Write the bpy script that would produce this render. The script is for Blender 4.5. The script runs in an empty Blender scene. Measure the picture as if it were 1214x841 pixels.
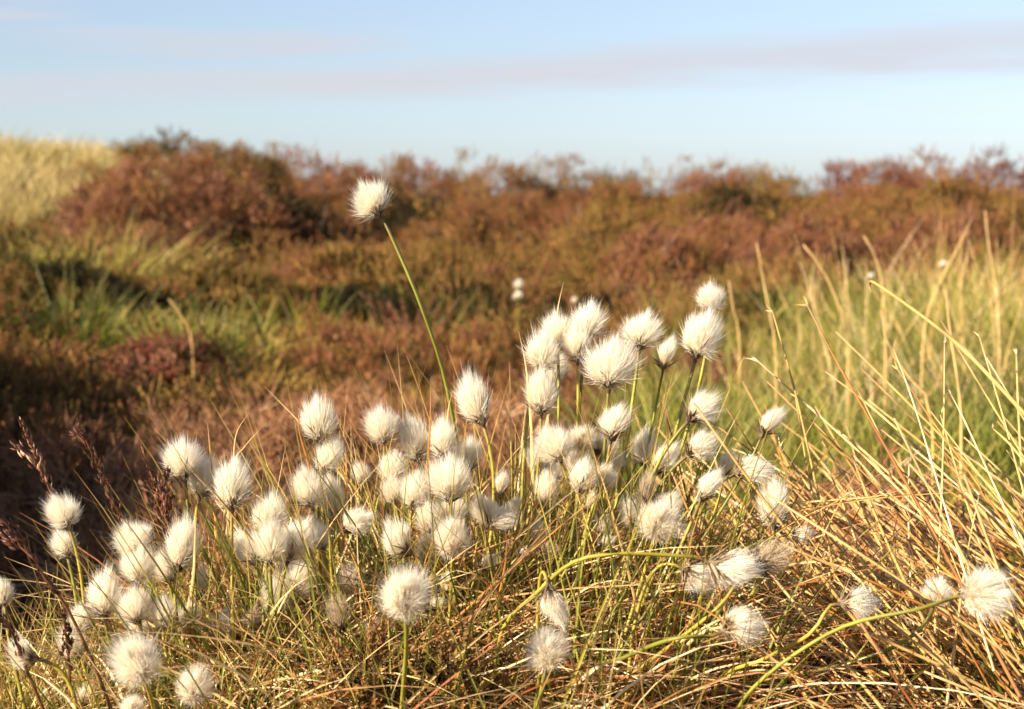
import bpy, math
import numpy as np
from mathutils import Matrix, Vector

rng = np.random.default_rng(7)
scene = bpy.context.scene
COL = scene.collection
TAU = 2 * math.pi

# ------------------------------------------------------------------ camera
F_PX = 2023.0                     # focal length in pixels of the 1214 px wide photograph
CAM = np.array([0.0, 0.0, 0.5])
PITCH = math.radians(5.5)
FWD = np.array([0, math.cos(PITCH), -math.sin(PITCH)])
UP = np.array([0, math.sin(PITCH), math.cos(PITCH)])
RIGHT = np.array([1.0, 0, 0])
cam_data = bpy.data.cameras.new('camera')
cam = bpy.data.objects.new('camera', cam_data)
COL.objects.link(cam)
cam.location = CAM
cam.rotation_euler = (math.pi / 2 - PITCH, 0, 0)
cam_data.sensor_width = 36
cam_data.lens = F_PX / 1214 * 36
cam_data.clip_start = 0.02
cam_data.clip_end = 3000
cam_data.dof.use_dof = True
cam_data.dof.focus_distance = 1.07
cam_data.dof.aperture_fstop = 12.5
scene.camera = cam


def at(px, py, d):
    """photograph pixel + distance along the view axis -> point in the place"""
    return CAM + d * (FWD + RIGHT * (px - 607) / F_PX - UP * (py - 420.5) / F_PX)


# ------------------------------------------------------------------ terrain height
def smooth(a, b, x):
    t = np.clip((x - a) / (b - a), 0, 1)
    return t * t * (3 - 2 * t)


_nr = np.random.default_rng(3)
_waves = [(_nr.normal(size=2) * f, _nr.uniform(0, TAU), a) for f, a in
          [(0.7, 1)] * 4 + [(1.9, .6)] * 5 + [(4.5, .3)] * 5 + [(10, .14)] * 5]


def wavy(x, y):
    s = 0
    for k, ph, a in _waves:
        s = s + a * np.sin(k[0] * x + k[1] * y + ph)
    return s / 3.2


def ground(x, y):
    x = np.asarray(x, float); y = np.asarray(y, float)
    z = 0.25 * smooth(2.6, 9, y)
    z = z + 0.36 * smooth(-0.9, -2.6, x) * smooth(5, 9, y)
    z = z - np.clip(0.09 * (y - 10), 0, 1.6) * smooth(10, 12, y)
    q = ((x - 0.0) / 0.46) ** 2 + ((y - 1.10) / 0.27) ** 2
    z = z + 0.19 * np.exp(-q ** 1.5)
    q2 = ((x - 0.62) / 0.30) ** 2 + ((y - 1.15) / 0.35) ** 2
    z = z + 0.10 * np.exp(-q2)
    z = z - 0.07 * np.exp(-(((x + 0.55) / 0.35) ** 2 + ((y - 2.0) / 0.5) ** 2))
    z = z + 0.30 * smooth(.08, .6, -(x + .38 * y)) * smooth(1.0, 1.7, y) * (1 - smooth(3.2, 4.4, y))
    near = smooth(0.9, 3, np.hypot(x, y - 1.1) + 0.6)
    z = z + (0.035 + .075 * smooth(3, 4.5, y) * (1 - .6 * smooth(7, 9, y)) * (1 - smooth(10.5, 12, y))) * wavy(x, y) * near
    return z


# ------------------------------------------------------------------ mesh helpers
def make_mesh(name, V, faces, attrs=None, mats=(), mat_idx=None, smooth_sh=False):
    """faces: list of (n,3)/(n,4) int arrays"""
    me = bpy.data.meshes.new(name)
    V = np.asarray(V, np.float32)
    me.vertices.add(len(V)); me.vertices.foreach_set('co', V.ravel())
    faces = [f for f in faces if len(f)]
    loops = np.concatenate([f.ravel() for f in faces]).astype(np.int32)
    tot = np.concatenate([np.full(len(f), f.shape[1]) for f in faces]).astype(np.int32)
    start = np.concatenate([[0], np.cumsum(tot)[:-1]]).astype(np.int32)
    me.loops.add(len(loops)); me.loops.foreach_set('vertex_index', loops)
    me.polygons.add(len(tot)); me.polygons.foreach_set('loop_start', start)
    me.polygons.foreach_set('loop_total', tot)
    for m in mats: me.materials.append(m)
    if mat_idx is not None: me.polygons.foreach_set('material_index', np.asarray(mat_idx, np.int32))
    if smooth_sh: me.polygons.foreach_set('use_smooth', np.ones(len(tot), bool))
    for k, a in (attrs or {}).items():
        at_ = me.attributes.new(k, 'FLOAT', 'POINT')
        at_.data.foreach_set('value', np.asarray(a, np.float32))
    me.update(calc_edges=True)
    return me


def link(name, me, parent=None):
    o = bpy.data.objects.new(name, me)
    COL.objects.link(o)
    if parent is not None: o.parent = parent
    return o


def tag(o, label=None, cat=None, group=None, kind=None):
    if label: o['label'] = label
    if cat: o['category'] = cat
    if group: o['group'] = group
    if kind: o['kind'] = kind
    return o


def empty(name, loc, label, cat, group=None):
    o = bpy.data.objects.new(name, None)
    COL.objects.link(o)
    o.location = [float(v) for v in loc]
    o.empty_display_size = 0.02
    return tag(o, label, cat, group, 'thing')


def norm(v):
    return v / np.maximum(np.linalg.norm(v, axis=-1, keepdims=True), 1e-9)


class Geo:
    """collects vertices, faces and per point attributes into one mesh"""
    def __init__(s): s.V, s.F, s.n, s.r, s.s, s.m = [], [], 0, [], [], []

    def add(s, V, F, rnd, t, mi=0):
        s.V.append(V)
        for f in F:
            if len(f): s.F.append(f + s.n); s.m.append(np.full(len(f), mi))
        s.r.append(np.broadcast_to(rnd, len(V)).astype(float)); s.s.append(np.broadcast_to(t, len(V)).astype(float))
        s.n += len(V)

    def mesh(s, name, *mats, smooth_sh=False):
        return make_mesh(name, np.concatenate(s.V), s.F, {'rnd': np.concatenate(s.r), 'along': np.concatenate(s.s)},
                         mats, np.concatenate(s.m), smooth_sh)

    # ribbons: P (N,K,3) W (N,K) side (N,3)|(N,K,3)
    def ribbons(s, P, W, side, rnd, mi=0, fold=0.0):
        N, K, _ = P.shape
        if side.ndim == 2: side = np.repeat(side[:, None], K, 1)
        A = P - side * W[..., None] / 2; B = P + side * W[..., None] / 2
        if fold:
            tng = norm(np.gradient(P, axis=1)); nrm = np.cross(tng, side)
            A = A + nrm * W[..., None] * fold; B = B + nrm * W[..., None] * fold
            V = np.stack([A, P, B], 2).reshape(-1, 3); c = 3
        else:
            V = np.stack([A, B], 2).reshape(-1, 3); c = 2
        base = (np.arange(N)[:, None] * K + np.arange(K - 1)[None]).ravel() * c
        F = [np.stack([base + j, base + j + 1, base + c + j + 1, base + c + j], 1) for j in range(c - 1)]
        t = np.tile(np.repeat(np.linspace(0, 1, K), c), N)
        s.add(V, F, np.repeat(rnd, K * c), t, mi)

    # tubes: P (N,K,3), R (N,K)
    def tubes(s, P, R, rnd, sides=5, mi=0, cap=True):
        N, K, _ = P.shape
        T = norm(np.gradient(P, axis=1))
        ref = np.where(np.abs(T[:, :1, 2:3]) > 0.9, np.array([[[1.0, 0, 0]]]), np.array([[[0, 0, 1.0]]]))
        ref = np.broadcast_to(ref, T.shape)
        X = norm(np.cross(ref, T)); Y = np.cross(T, X)
        a = np.arange(sides) / sides * TAU
        ring = X[:, :, None] * np.cos(a)[None, None, :, None] + Y[:, :, None] * np.sin(a)[None, None, :, None]
        V = (P[:, :, None] + ring * R[:, :, None, None]).reshape(-1, 3)
        base = (np.arange(N)[:, None] * K + np.arange(K - 1)[None]) * sides
        j = np.arange(sides); jn = (j + 1) % sides
        b = base.ravel()[:, None]
        F = np.stack([b + j, b + jn, b + sides + jn, b + sides + j], -1).reshape(-1, 4)
        Fs = [F]
        if cap:
            last = (np.arange(N) * K + K - 1) * sides
            Fs.append((last[:, None] + j[None]))
        t = np.tile(np.repeat(np.linspace(0, 1, K), sides), N)
        s.add(V, Fs, np.repeat(rnd, K * sides), t, mi)

    # copies of one small prototype, merged into this mesh
    def scatter(s, pv, pf, pt, pos, direc, scale, rnd, mi=0, r=rng):
        n = len(pos)
        Z = norm(direc); a = norm(r.normal(size=(n, 3)))
        X = norm(np.cross(a, Z)); Y = np.cross(Z, X)
        M = np.stack([X, Y, Z], 1)                      # rows = axes
        V = np.einsum('vk,nkj->nvj', pv, M) * np.reshape(scale, (-1, 1, 1)) + pos[:, None]
        m = len(pv)
        F = [(f[None] + (np.arange(n) * m)[:, None, None]).reshape(-1, f.shape[1]) for f in pf]
        s.add(V.reshape(-1, 3), F, np.repeat(rnd, m), np.tile(pt, n), mi)


def bezier(p, n):
    """de Casteljau through control list p (k,3) -> (n,3)"""
    t = np.linspace(0, 1, n)[:, None]
    q = [np.repeat(np.asarray(a, float)[None], n, 0) for a in p]
    while len(q) > 1: q = [a * (1 - t) + b * t for a, b in zip(q[:-1], q[1:])]
    return q[0]


def spline(pts, n):
    """Catmull-Rom through pts -> (n,3)"""
    P = np.asarray(pts, float)
    if len(P) == 2: P = np.array([P[0], (P[0] + P[1]) / 2, P[1]])
    Q = np.concatenate([[2 * P[0] - P[1]], P, [2 * P[-1] - P[-2]]])
    seg = np.concatenate([[0], np.cumsum(np.linalg.norm(np.diff(P, axis=0), axis=1))])
    u = np.linspace(0, seg[-1], n); out = []
    for v in u:
        i = min(np.searchsorted(seg, v, side='right') - 1, len(P) - 2)
        t = (v - seg[i]) / max(seg[i + 1] - seg[i], 1e-9)
        a, b, c, d = Q[i], Q[i + 1], Q[i + 2], Q[i + 3]
        out.append(.5 * (2 * b + (c - a) * t + (2 * a - 5 * b + 4 * c - d) * t * t + (3 * b - a - 3 * c + d) * t ** 3))
    return np.array(out)


# ------------------------------------------------------------------ materials
def new_mat(name):
    m = bpy.data.materials.new(name); m.use_nodes = True
    nt = m.node_tree
    for n in list(nt.nodes): nt.nodes.remove(n)
    return m, nt.nodes, nt.links


def ramp_node(N, stops):
    r = N.new('ShaderNodeValToRGB'); e = r.color_ramp.elements
    while len(e) > 1: e.remove(e[-1])
    e[0].position, e[0].color = stops[0][0], (*stops[0][1], 1)
    for p, c in stops[1:]:
        k = e.new(p); k.color = (*c, 1)
    return r


def plant_mat(name, stops, along=None, rough=0.65, trans=0.25, spec=0.25, noise=0.25, nscale=60):
    """colour from a per plant random value; along = colour stops mixed in from root to tip (value, colour, amount)"""
    m, N, L = new_mat(name)
    a = N.new('ShaderNodeAttribute'); a.attribute_name = 'rnd'
    r = ramp_node(N, stops); L.new(a.outputs['Fac'], r.inputs[0])
    colr = r.outputs[0]
    if along:
        b = N.new('ShaderNodeAttribute'); b.attribute_name = 'along'
        mr = ramp_node(N, [(p, (v, v, v)) for p, v in along[1]]); L.new(b.outputs['Fac'], mr.inputs[0])
        mx = N.new('ShaderNodeMix'); mx.data_type = 'RGBA'
        L.new(mr.outputs[0], mx.inputs[0]); L.new(colr, mx.inputs[6]); mx.inputs[7].default_value = (*along[0], 1)
        colr = mx.outputs[2]
    tc = N.new('ShaderNodeTexCoord'); nz = N.new('ShaderNodeTexNoise'); nz.inputs['Scale'].default_value = nscale
    L.new(tc.outputs['Object'], nz.inputs['Vector'])
    hs = N.new('ShaderNodeHueSaturation'); L.new(colr, hs.inputs['Color'])
    mv = N.new('ShaderNodeMapRange'); mv.inputs[1].default_value = .25; mv.inputs[2].default_value = .75
    mv.inputs[3].default_value = 1 - noise; mv.inputs[4].default_value = 1 + noise
    L.new(nz.outputs[0], mv.inputs[0]); L.new(mv.outputs[0], hs.inputs['Value'])
    p = N.new('ShaderNodeBsdfPrincipled'); p.inputs['Roughness'].default_value = rough
    p.inputs['Specular IOR Level'].default_value = spec
    L.new(hs.outputs[0], p.inputs['Base Color'])
    out = N.new('ShaderNodeOutputMaterial')
    if trans:
        t = N.new('ShaderNodeBsdfTranslucent'); L.new(hs.outputs[0], t.inputs[0])
        x = N.new('ShaderNodeMixShader'); x.inputs[0].default_value = trans
        L.new(p.outputs[0], x.inputs[1]); L.new(t.outputs[0], x.inputs[2]); L.new(x.outputs[0], out.inputs[0])
    else:
        L.new(p.outputs[0], out.inputs[0])
    return m


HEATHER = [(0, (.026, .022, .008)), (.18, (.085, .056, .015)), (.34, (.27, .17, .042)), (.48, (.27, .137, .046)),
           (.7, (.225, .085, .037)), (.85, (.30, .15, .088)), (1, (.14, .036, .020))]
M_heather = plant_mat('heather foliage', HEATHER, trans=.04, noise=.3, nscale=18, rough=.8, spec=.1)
M_wood = plant_mat('heather wood', [(0, (.10, .06, .035)), (1, (.20, .12, .075))], trans=0, noise=.3)
M_dead = plant_mat('bare heather twigs', [(0, (.07, .033, .018)), (.45, (.33, .145, .062)), (.75, (.42, .21, .10)), (1, (.56, .36, .20))], trans=.1, noise=.3, nscale=30)
M_straw = plant_mat('dry straw', [(0, (.22, .075, .018)), (.18, (.42, .18, .040)), (.5, (.58, .36, .115)), (.85, (.66, .45, .19)), (1, (.75, .60, .36))],
                    along=((.30, .20, .12), [(0, .5), (.3, 0), (.85, 0), (1, .6)]), trans=.12, rough=.6, spec=.25, noise=.38, nscale=42)
M_thatch = plant_mat('dead leaf thatch', [(0, (.24, .07, .02)), (.2, (.34, .16, .05)), (.5, (.56, .36, .14)), (.8, (.70, .51, .25)), (1, (.78, .63, .37))],
                     trans=.2, rough=.55, spec=.3, noise=.3, nscale=70)
M_leaf = plant_mat('green sedge leaf', [(0, (.09, .115, .016)), (.5, (.20, .21, .028)), (.8, (.32, .29, .045)), (1, (.45, .34, .08))],
                   along=((.55, .30, .10), [(0, 0), (.6, 0), (1, .8)]), trans=.3, rough=.45, spec=.35, nscale=60)
M_stem = plant_mat('cotton grass stem', [(0, (.14, .145, .018)), (.5, (.23, .21, .025)), (1, (.34, .25, .035))],
                   along=((.14, .075, .03), [(0, .7), (.12, .35), (.3, 0), (.9, 0), (1, .9)]), trans=0, rough=.5, spec=.3, noise=.3, nscale=45)
M_grass = plant_mat('moor grass', [(0, (.045, .065, .008)), (.4, (.165, .18, .016)), (.7, (.31, .26, .035)), (1, (.48, .36, .10))],
                    along=((.55, .42, .16), [(0, 0), (.6, 0), (1, .35)]), trans=.28, rough=.5, nscale=12)
M_yellow = plant_mat('bleached hill grass', [(0, (.23, .19, .045)), (.5, (.46, .35, .13)), (1, (.62, .48, .24))], trans=.3, nscale=6)
M_moss = plant_mat('golden moss', [(0, (.15, .10, .018)), (.5, (.34, .20, .045)), (1, (.46, .32, .08))], trans=.25, nscale=10)
M_spike = plant_mat('dark grass spikelets', [(0, (.045, .014, .010)), (.6, (.13, .045, .025)), (.9, (.30, .15, .08)), (1, (.48, .32, .18))],
                    trans=.1, rough=.4, spec=.45, noise=.3, nscale=300)
M_spikestem = plant_mat('dark grass culm', [(0, (.10, .035, .02)), (1, (.20, .09, .03))], trans=0, rough=.4, spec=.4)
M_bract = plant_mat('papery bracts', [(0, (.07, .045, .025)), (.6, (.22, .155, .09)), (1, (.42, .33, .22))], trans=.2, noise=.3, nscale=200)


def fluff_mat(name, white, cream, root):
    m, N, L = new_mat(name)
    b = N.new('ShaderNodeAttribute'); b.attribute_name = 'along'
    r = ramp_node(N, [(0, root), (.22, cream), (.75, white), (1, white)]); L.new(b.outputs['Fac'], r.inputs[0])
    a = N.new('ShaderNodeAttribute'); a.attribute_name = 'rnd'
    hs = N.new('ShaderNodeHueSaturation'); L.new(r.outputs[0], hs.inputs['Color'])
    mv = N.new('ShaderNodeMapRange'); mv.inputs[3].default_value = .9; mv.inputs[4].default_value = 1.06
    L.new(a.outputs['Fac'], mv.inputs[0]); L.new(mv.outputs[0], hs.inputs['Value'])
    d = N.new('ShaderNodeBsdfPrincipled'); d.inputs['Roughness'].default_value = .45; d.inputs['Specular IOR Level'].default_value = .3
    L.new(hs.outputs[0], d.inputs['Base Color'])
    t = N.new('ShaderNodeBsdfTranslucent'); L.new(hs.outputs[0], t.inputs[0])
    x = N.new('ShaderNodeMixShader'); x.inputs[0].default_value = .5
    L.new(d.outputs[0], x.inputs[1]); L.new(t.outputs[0], x.inputs[2])
    out = N.new('ShaderNodeOutputMaterial'); L.new(x.outputs[0], out.inputs[0])
    return m


M_fluff = fluff_mat('silky cotton fluff', (.93, .88, .77), (.91, .80, .59), (.55, .40, .22))
M_spent = fluff_mat('spent tan fluff', (.66, .54, .38), (.52, .40, .24), (.30, .20, .11))


def ground_mat():
    m, N, L = new_mat('peaty moor ground')
    tc = N.new('ShaderNodeTexCoord')
    n1 = N.new('ShaderNodeTexNoise'); n1.inputs['Scale'].default_value = 1.7; n1.inputs['Detail'].default_value = 8
    n2 = N.new('ShaderNodeTexNoise'); n2.inputs['Scale'].default_value = 26; n2.inputs['Detail'].default_value = 10
    L.new(tc.outputs['Object'], n1.inputs['Vector']); L.new(tc.outputs['Object'], n2.inputs['Vector'])
    r1 = ramp_node(N, [(.3, (.025, .015, .008)), (.45, (.06, .033, .016)), (.6, (.09, .055, .02)), (.75, (.08, .07, .016))])
    L.new(n1.outputs[0], r1.inputs[0])
    r2 = ramp_node(N, [(.3, (.25, .22, .2)), (.7, (1.0, .95, .9))]); L.new(n2.outputs[0], r2.inputs[0])
    mx = N.new('ShaderNodeMix'); mx.data_type = 'RGBA'; mx.blend_type = 'MULTIPLY'; mx.inputs[0].default_value = 1
    L.new(r1.outputs[0], mx.inputs[6]); L.new(r2.outputs[0], mx.inputs[7])
    p = N.new('ShaderNodeBsdfPrincipled'); p.inputs['Roughness'].default_value = .9; p.inputs['Specular IOR Level'].default_value = .15
    L.new(mx.outputs[2], p.inputs['Base Color'])
    bp = N.new('ShaderNodeBump'); bp.inputs['Strength'].default_value = .9; bp.inputs['Distance'].default_value = .02
    L.new(n2.outputs[0], bp.inputs['Height']); L.new(bp.outputs[0], p.inputs['Normal'])
    out = N.new('ShaderNodeOutputMaterial'); L.new(p.outputs[0], out.inputs[0])
    return m


# ------------------------------------------------------------------ terrain sheet
def build_ground():
    n = 420; u = np.linspace(-1, 1, n)
    a = 8.0; g = np.sinh(a * u) / np.sinh(a) * 600
    X, Y = np.meshgrid(g, g + 2.0)
    Z = ground(X, Y)
    V = np.stack([X, Y, Z], -1).reshape(-1, 3)
    i = (np.arange(n - 1)[:, None] * n + np.arange(n - 1)[None]).ravel()
    F = np.stack([i, i + 1, i + n + 1, i + n], 1)
    o = link('ground', make_mesh('ground', V, [F], None, [ground_mat()], None, True))
    tag(o, 'brown peaty moorland ground rising to the skyline', 'ground', kind='structure')


build_ground()

# ------------------------------------------------------------------ heather prototypes
def sprig_proto(seed, leaves=15):
    r = np.random.default_rng(seed); V, F, T = [], [], []
    def tri(a, b, c, t):
        k = len(V); V.extend([a, b, c]); F.append([k, k + 1, k + 2]); T.extend(t)
    for q in range(2):                                   # crossed stem blades
        c, s = math.cos(q * 1.57), math.sin(q * 1.57); w = .018
        tri((-w * c, -w * s, 0), (w * c, w * s, 0), (0, 0, 1), (0, 0, 1))
    for i in range(leaves):
        z = .12 + .84 * i / leaves; a = i * 2.4 + r.uniform(-.4, .4); l = r.uniform(.13, .23) * (1.15 - .6 * z)
        c, s = math.cos(a), math.sin(a); w = .044
        tri((-s * w, c * w, z), (s * w, -c * w, z), (c * l, s * l, z + l * r.uniform(.5, 1.1)), (z, z, z))
    return np.array(V), [np.array(F)], np.array(T)


def twig_proto(seed):
    r = np.random.default_rng(seed); g = Geo()
    P = [bezier([(0, 0, 0), (r.normal() * .1, r.normal() * .1, .5), (r.normal() * .2, r.normal() * .2, 1)], 4)]
    R = [np.array([.022, .018, .012, .006])]
    for i in range(6):
        z = r.uniform(.25, .8); b = P[0][int(z * 3)] * .5 + P[0][min(3, int(z * 3) + 1)] * .5
        d = np.array([r.normal(), r.normal(), r.uniform(.3, 1.2)]); d = d / np.linalg.norm(d) * r.uniform(.2, .45)
        P.append(bezier([b, b + d * .5, b + d + np.array([0, 0, .06])], 4)); R.append(np.array([.014, .011, .008, .004]))
    g.tubes(np.array(P), np.array(R), np.zeros(len(P)), sides=3, cap=False)
    return np.concatenate(g.V), g.F, np.concatenate(g.s)


SPRIGS = [sprig_proto(i) for i in range(5)]
TWIGS = [twig_proto(10 + i) for i in range(4)]


def dome_points(n, rad, hgt, r, shell=.55):
    th = r.uniform(0, TAU, n); c = r.uniform(-.05, 1, n)                  # cos of polar angle
    s = np.sqrt(np.maximum(0, 1 - c * c)); k = r.uniform(shell, 1, n) ** .6
    lump = 1 + .16 * np.sin(th * 3 + rad * 40) * s + .13 * np.sin(th * 5 + c * 6 + hgt * 50) + .10 * np.sin(th * 9 + c * 11)
    d = np.stack([np.cos(th) * s, np.sin(th) * s, c], 1)
    return d * np.array([rad, rad, hgt]) * (k * lump)[:, None], d


def fill_cushion(g, cx, cy, rad, hgt, n, col, r, size=(.03, .055), proto=SPRIGS, mi=0, spread=.07, zoff=0.0):
    """a cushion of heather: clumps of short shoots on a lumpy dome, with gaps between the clumps"""
    m = max(5, n // 26)
    p, d = dome_points(m, rad, hgt, r, .62)
    cr = min(rad, hgt * 1.3) * 1.05 * math.sqrt(2.2 / m) * r.uniform(.7, 1.3, m)
    cr *= 1.12; k = r.integers(0, m, n)
    u = norm(r.normal(size=(n, 3)) + d[k] * .8)
    q = p[k] + u * (cr[k] * r.uniform(.35, 1.05, n))[:, None]
    z0 = ground(cx + q[:, 0], cy + q[:, 1])
    pos = np.stack([cx + q[:, 0], cy + q[:, 1], z0 + np.maximum(q[:, 2], .0) * .9 + zoff], 1)
    direc = u * .75 + np.array([0, 0, .45]) + r.normal(size=(n, 3)) * .30
    rnd = np.clip(col + r.normal(size=n) * spread + (r.normal(size=m) * .10)[k], 0, 1)
    sc = r.uniform(*size, n)
    which = r.integers(0, len(proto), n)
    for j in range(len(proto)):
        w = which == j
        if w.any(): g.scatter(*proto[j], pos[w], direc[w], sc[w], rnd[w], mi, r)


def heather_bush(px, py_base, py_top, d, w_px, col, label, n=1100, size=None, dead=False, ground_z=None):
    """px: middle, py_top: crown height in the photograph, d: distance, w_px: width"""
    r = np.random.default_rng(int(px * 7 + d * 100))
    b = at(px, py_base, d); cx, cy = b[0], b[1]
    z0 = float(ground(cx, cy)); top = at(px, py_top, d)[2]
    hgt = max(.10, top - z0 - .03); rad = w_px * d / F_PX / 2 * (1.45 if py_top < 200 and w_px < 200 else 1.1)
    n = int(n * (2.6 if py_top < 200 else 2.2))
    root = empty('heather_bush', (cx, cy, z0), label, 'heather', 'heather bushes on the moor')
    g = Geo(); size = size or (.032, .060)
    fill_cushion(g, cx, cy, rad, hgt, n, col, r, size, TWIGS if dead else SPRIGS, 0, .24 if dead else .07)
    g.V = [v - np.array([cx, cy, z0]) for v in g.V]
    link('foliage' if not dead else 'twigs', g.mesh('heather foliage', M_dead if dead else M_heather), root)
    # woody stems from the root fan to the shell, a few of them standing clear of the crown
    g2 = Geo(); P, R = [], []
    k = 42
    p, dd = dome_points(k, rad, hgt, r, .8)
    p[:5] *= r.uniform(1.03, 1.15, (5, 1))
    for q in p:
        s = np.array([q[0] * .15, q[1] * .15, -.02]); q = np.array([q[0], q[1], max(q[2], .05)])
        P.append(bezier([s, s * .5 + q * .4 + r.normal(size=3) * rad * .08, q * .9, q + np.array([0, 0, .02])], 6))
        R.append(np.linspace(.006, .0016, 6) * min(1, rad * 4))
    g2.tubes(np.array(P), np.array(R), r.uniform(0, 1, k), sides=4)
    link('stems', g2.mesh('heather stems', M_wood), root)
    return root


BUSHES = [
    # px base top d w col label
    (200, 315, 166, 6.0, 290, .84, 'largest russet heather bush, on the slope under the yellow grass hill', 3800),
    (350, 320, 225, 6.2, 130, .14, 'heather bush coloured dark as the shaded side of the largest russet bush', 1200),  # shaded lobe of the large bush, its shade painted into a separate bush
    (200, 500, 452, 3.7, 105, .96, 'small dark red heather hummock beside the golden moss in the hollow', 900),
    (110, 260, 200, 7.8, 90, .50, 'olive brown heather bush just below the yellow grass on the hill', 700),
    (200, 230, 155, 8.8, 90, .34, 'dark topped heather bush on the skyline above the largest russet bush', 900),
    (285, 235, 178, 9.0, 90, .68, 'rusty heather bush on the skyline, right beside the dark topped one', 600),
    (378, 240, 166, 9.2, 110, .88, 'deep red brown heather bush on the skyline above the bush coloured as a shaded side', 900),
    (325, 240, 176, 9.6, 70, .50, 'pale brown heather bush on the skyline between two redder bushes', 500),
    (445, 245, 182, 9.3, 80, .55, 'brown heather bush on the skyline behind the tallest cotton grass head', 600),
    (503, 250, 174, 9.1, 90, .72, 'rusty heather bush with wispy twigs on the skyline, left of a notch of sky', 800),
    (590, 250, 180, 9.0, 100, .62, 'orange brown heather bush on the skyline, right of the notch of sky', 900),
    (655, 250, 184, 9.2, 80, .58, 'heather bush with thin upright twigs on the skyline above the small distant cotton heads', 700),
    (727, 255, 196, 9.4, 90, .40, 'low olive brown heather bush on the skyline above the cluster of white heads', 600),
    (845, 255, 190, 9.2, 90, .70, 'rust coloured heather bush on the skyline, right of the lowest dip', 800),
    (918, 255, 197, 9.4, 110, .50, 'low golden brown heather bush on the skyline before the dark red bushes', 700),
    (1045, 265, 178, 8.2, 120, .94, 'dark red heather bush on the skyline, first of the red bushes on the right', 1200),
    (1115, 270, 180, 8.4, 120, .78, 'tall russet heather bush on the skyline in the middle of the red bushes', 1200),
    (1185, 280, 176, 8.0, 130, .92, 'dark red heather bush on the skyline at the right edge of the picture', 1300),
    (940, 330, 250, 5.6, 130, .84, 'pinkish grey brown heather bush on the slope before the tall pale reeds', 1300),
    (785, 350, 272, 5.4, 120, .82, 'dusty pink heather bush on the slope above the topmost cotton heads', 1200),
    (690, 330, 245, 6.4, 150, .55, 'golden brown heather bush in the middle of the slope', 1300),
    (560, 300, 235, 7.0, 150, .60, 'orange brown heather bush on the slope below the notch of sky', 1200),
    (440, 350, 292, 5.2, 150, .50, 'brown heather bush on the slope beside the tall single stem', 1300),
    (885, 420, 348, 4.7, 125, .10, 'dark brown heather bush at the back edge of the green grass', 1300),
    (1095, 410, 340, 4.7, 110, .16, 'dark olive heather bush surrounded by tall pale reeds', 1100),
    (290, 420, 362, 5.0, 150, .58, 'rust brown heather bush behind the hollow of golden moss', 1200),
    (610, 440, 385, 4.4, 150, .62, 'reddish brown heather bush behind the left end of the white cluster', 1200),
    (570, 390, 338, 5.0, 130, .02, 'heather bush in the darkest shade colour, behind the two tiny distant white dots', 1300),  # from here down: shade pockets painted as near-black bushes
    (440, 420, 372, 4.7, 130, .06, 'shade coloured heather bush at the back of the golden moss, right of the tall single stem', 1200),  # dark pocket behind the moss, shade put into the foliage colour
    (505, 560, 500, 3.0, 110, .03, 'heather bush with shade in its colour just behind the two upright egg shaped heads', 1000),  # gap behind the heads, darkened by foliage colour to look shaded
    (690, 400, 350, 4.9, 110, .10, 'shade coloured heather bush directly behind the dense top cluster', 1000),  # shade behind the cluster painted as dark foliage
    (490, 262, 222, 7.6, 120, .08, 'shade coloured heather bush on the upper slope right of the tallest cotton grass head', 1000),  # shade pocket of the upper slope, painted in the foliage colour
    (870, 270, 222, 7.4, 110, .06, 'shade coloured heather bush on the upper slope below the right part of the skyline', 1000),  # another upper slope pocket, its shade given as dark foliage
    (100, 460, 395, 4.6, 190, .04, 'heather bush coloured as the shade that fills the hollow at the left', 1500),  # shade of the hollow painted into this bush's colour
]
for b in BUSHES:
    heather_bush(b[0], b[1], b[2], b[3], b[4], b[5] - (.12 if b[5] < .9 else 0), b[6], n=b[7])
DEAD = [
    (170, 640, 560, 2.25, 250, 'low bare pinkish heather bush behind the dark grass spikes', 520),
    (300, 590, 510, 2.6, 200, 'bare pinkish brown heather bush between the two white flowering clumps', 520),
    (420, 560, 500, 2.7, 190, 'bare heather bush with grey twigs behind the small group of three upright cotton heads', 460),
    (255, 690, 600, 2.05, 200, 'near bare heather bush just behind the left cotton heads', 460),
    (580, 600, 525, 2.5, 220, 'pale brown bare heather bush behind the middle of the cotton grass tussock', 520),
    (1040, 690, 600, 1.75, 190, 'low bare heather bush under the leaning straw stalks', 480),
]
for (px, pb, pt, d, w, lab, n) in DEAD:
    heather_bush(px, pb, pt, d, w, .5, lab, n=int(n * 1.5), size=(.05, .10), dead=True)


# ------------------------------------------------------------------ heather cover, moss, grass masses
def in_green(x, y):
    return (x > .22 + .12 * (y - 2)) & (y > 1.7) & (y < 4.7)


KEEP = [(-1.19, 5.9, .60), (-.82, 6.2, .32), (.92, 5.6, .22), (.47, 5.4, .20), (.65, 4.7, .18), (1.15, 4.7, .18), (-.09, 5.0, .18), (-.39, 4.7, .18), (.20, 4.9, .16), (-.45, 7.6, .22), (.95, 7.4, .22), (-1.15, 4.6, .25), (-.78, 5.0, .2)]   # room for the separate bushes


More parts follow.
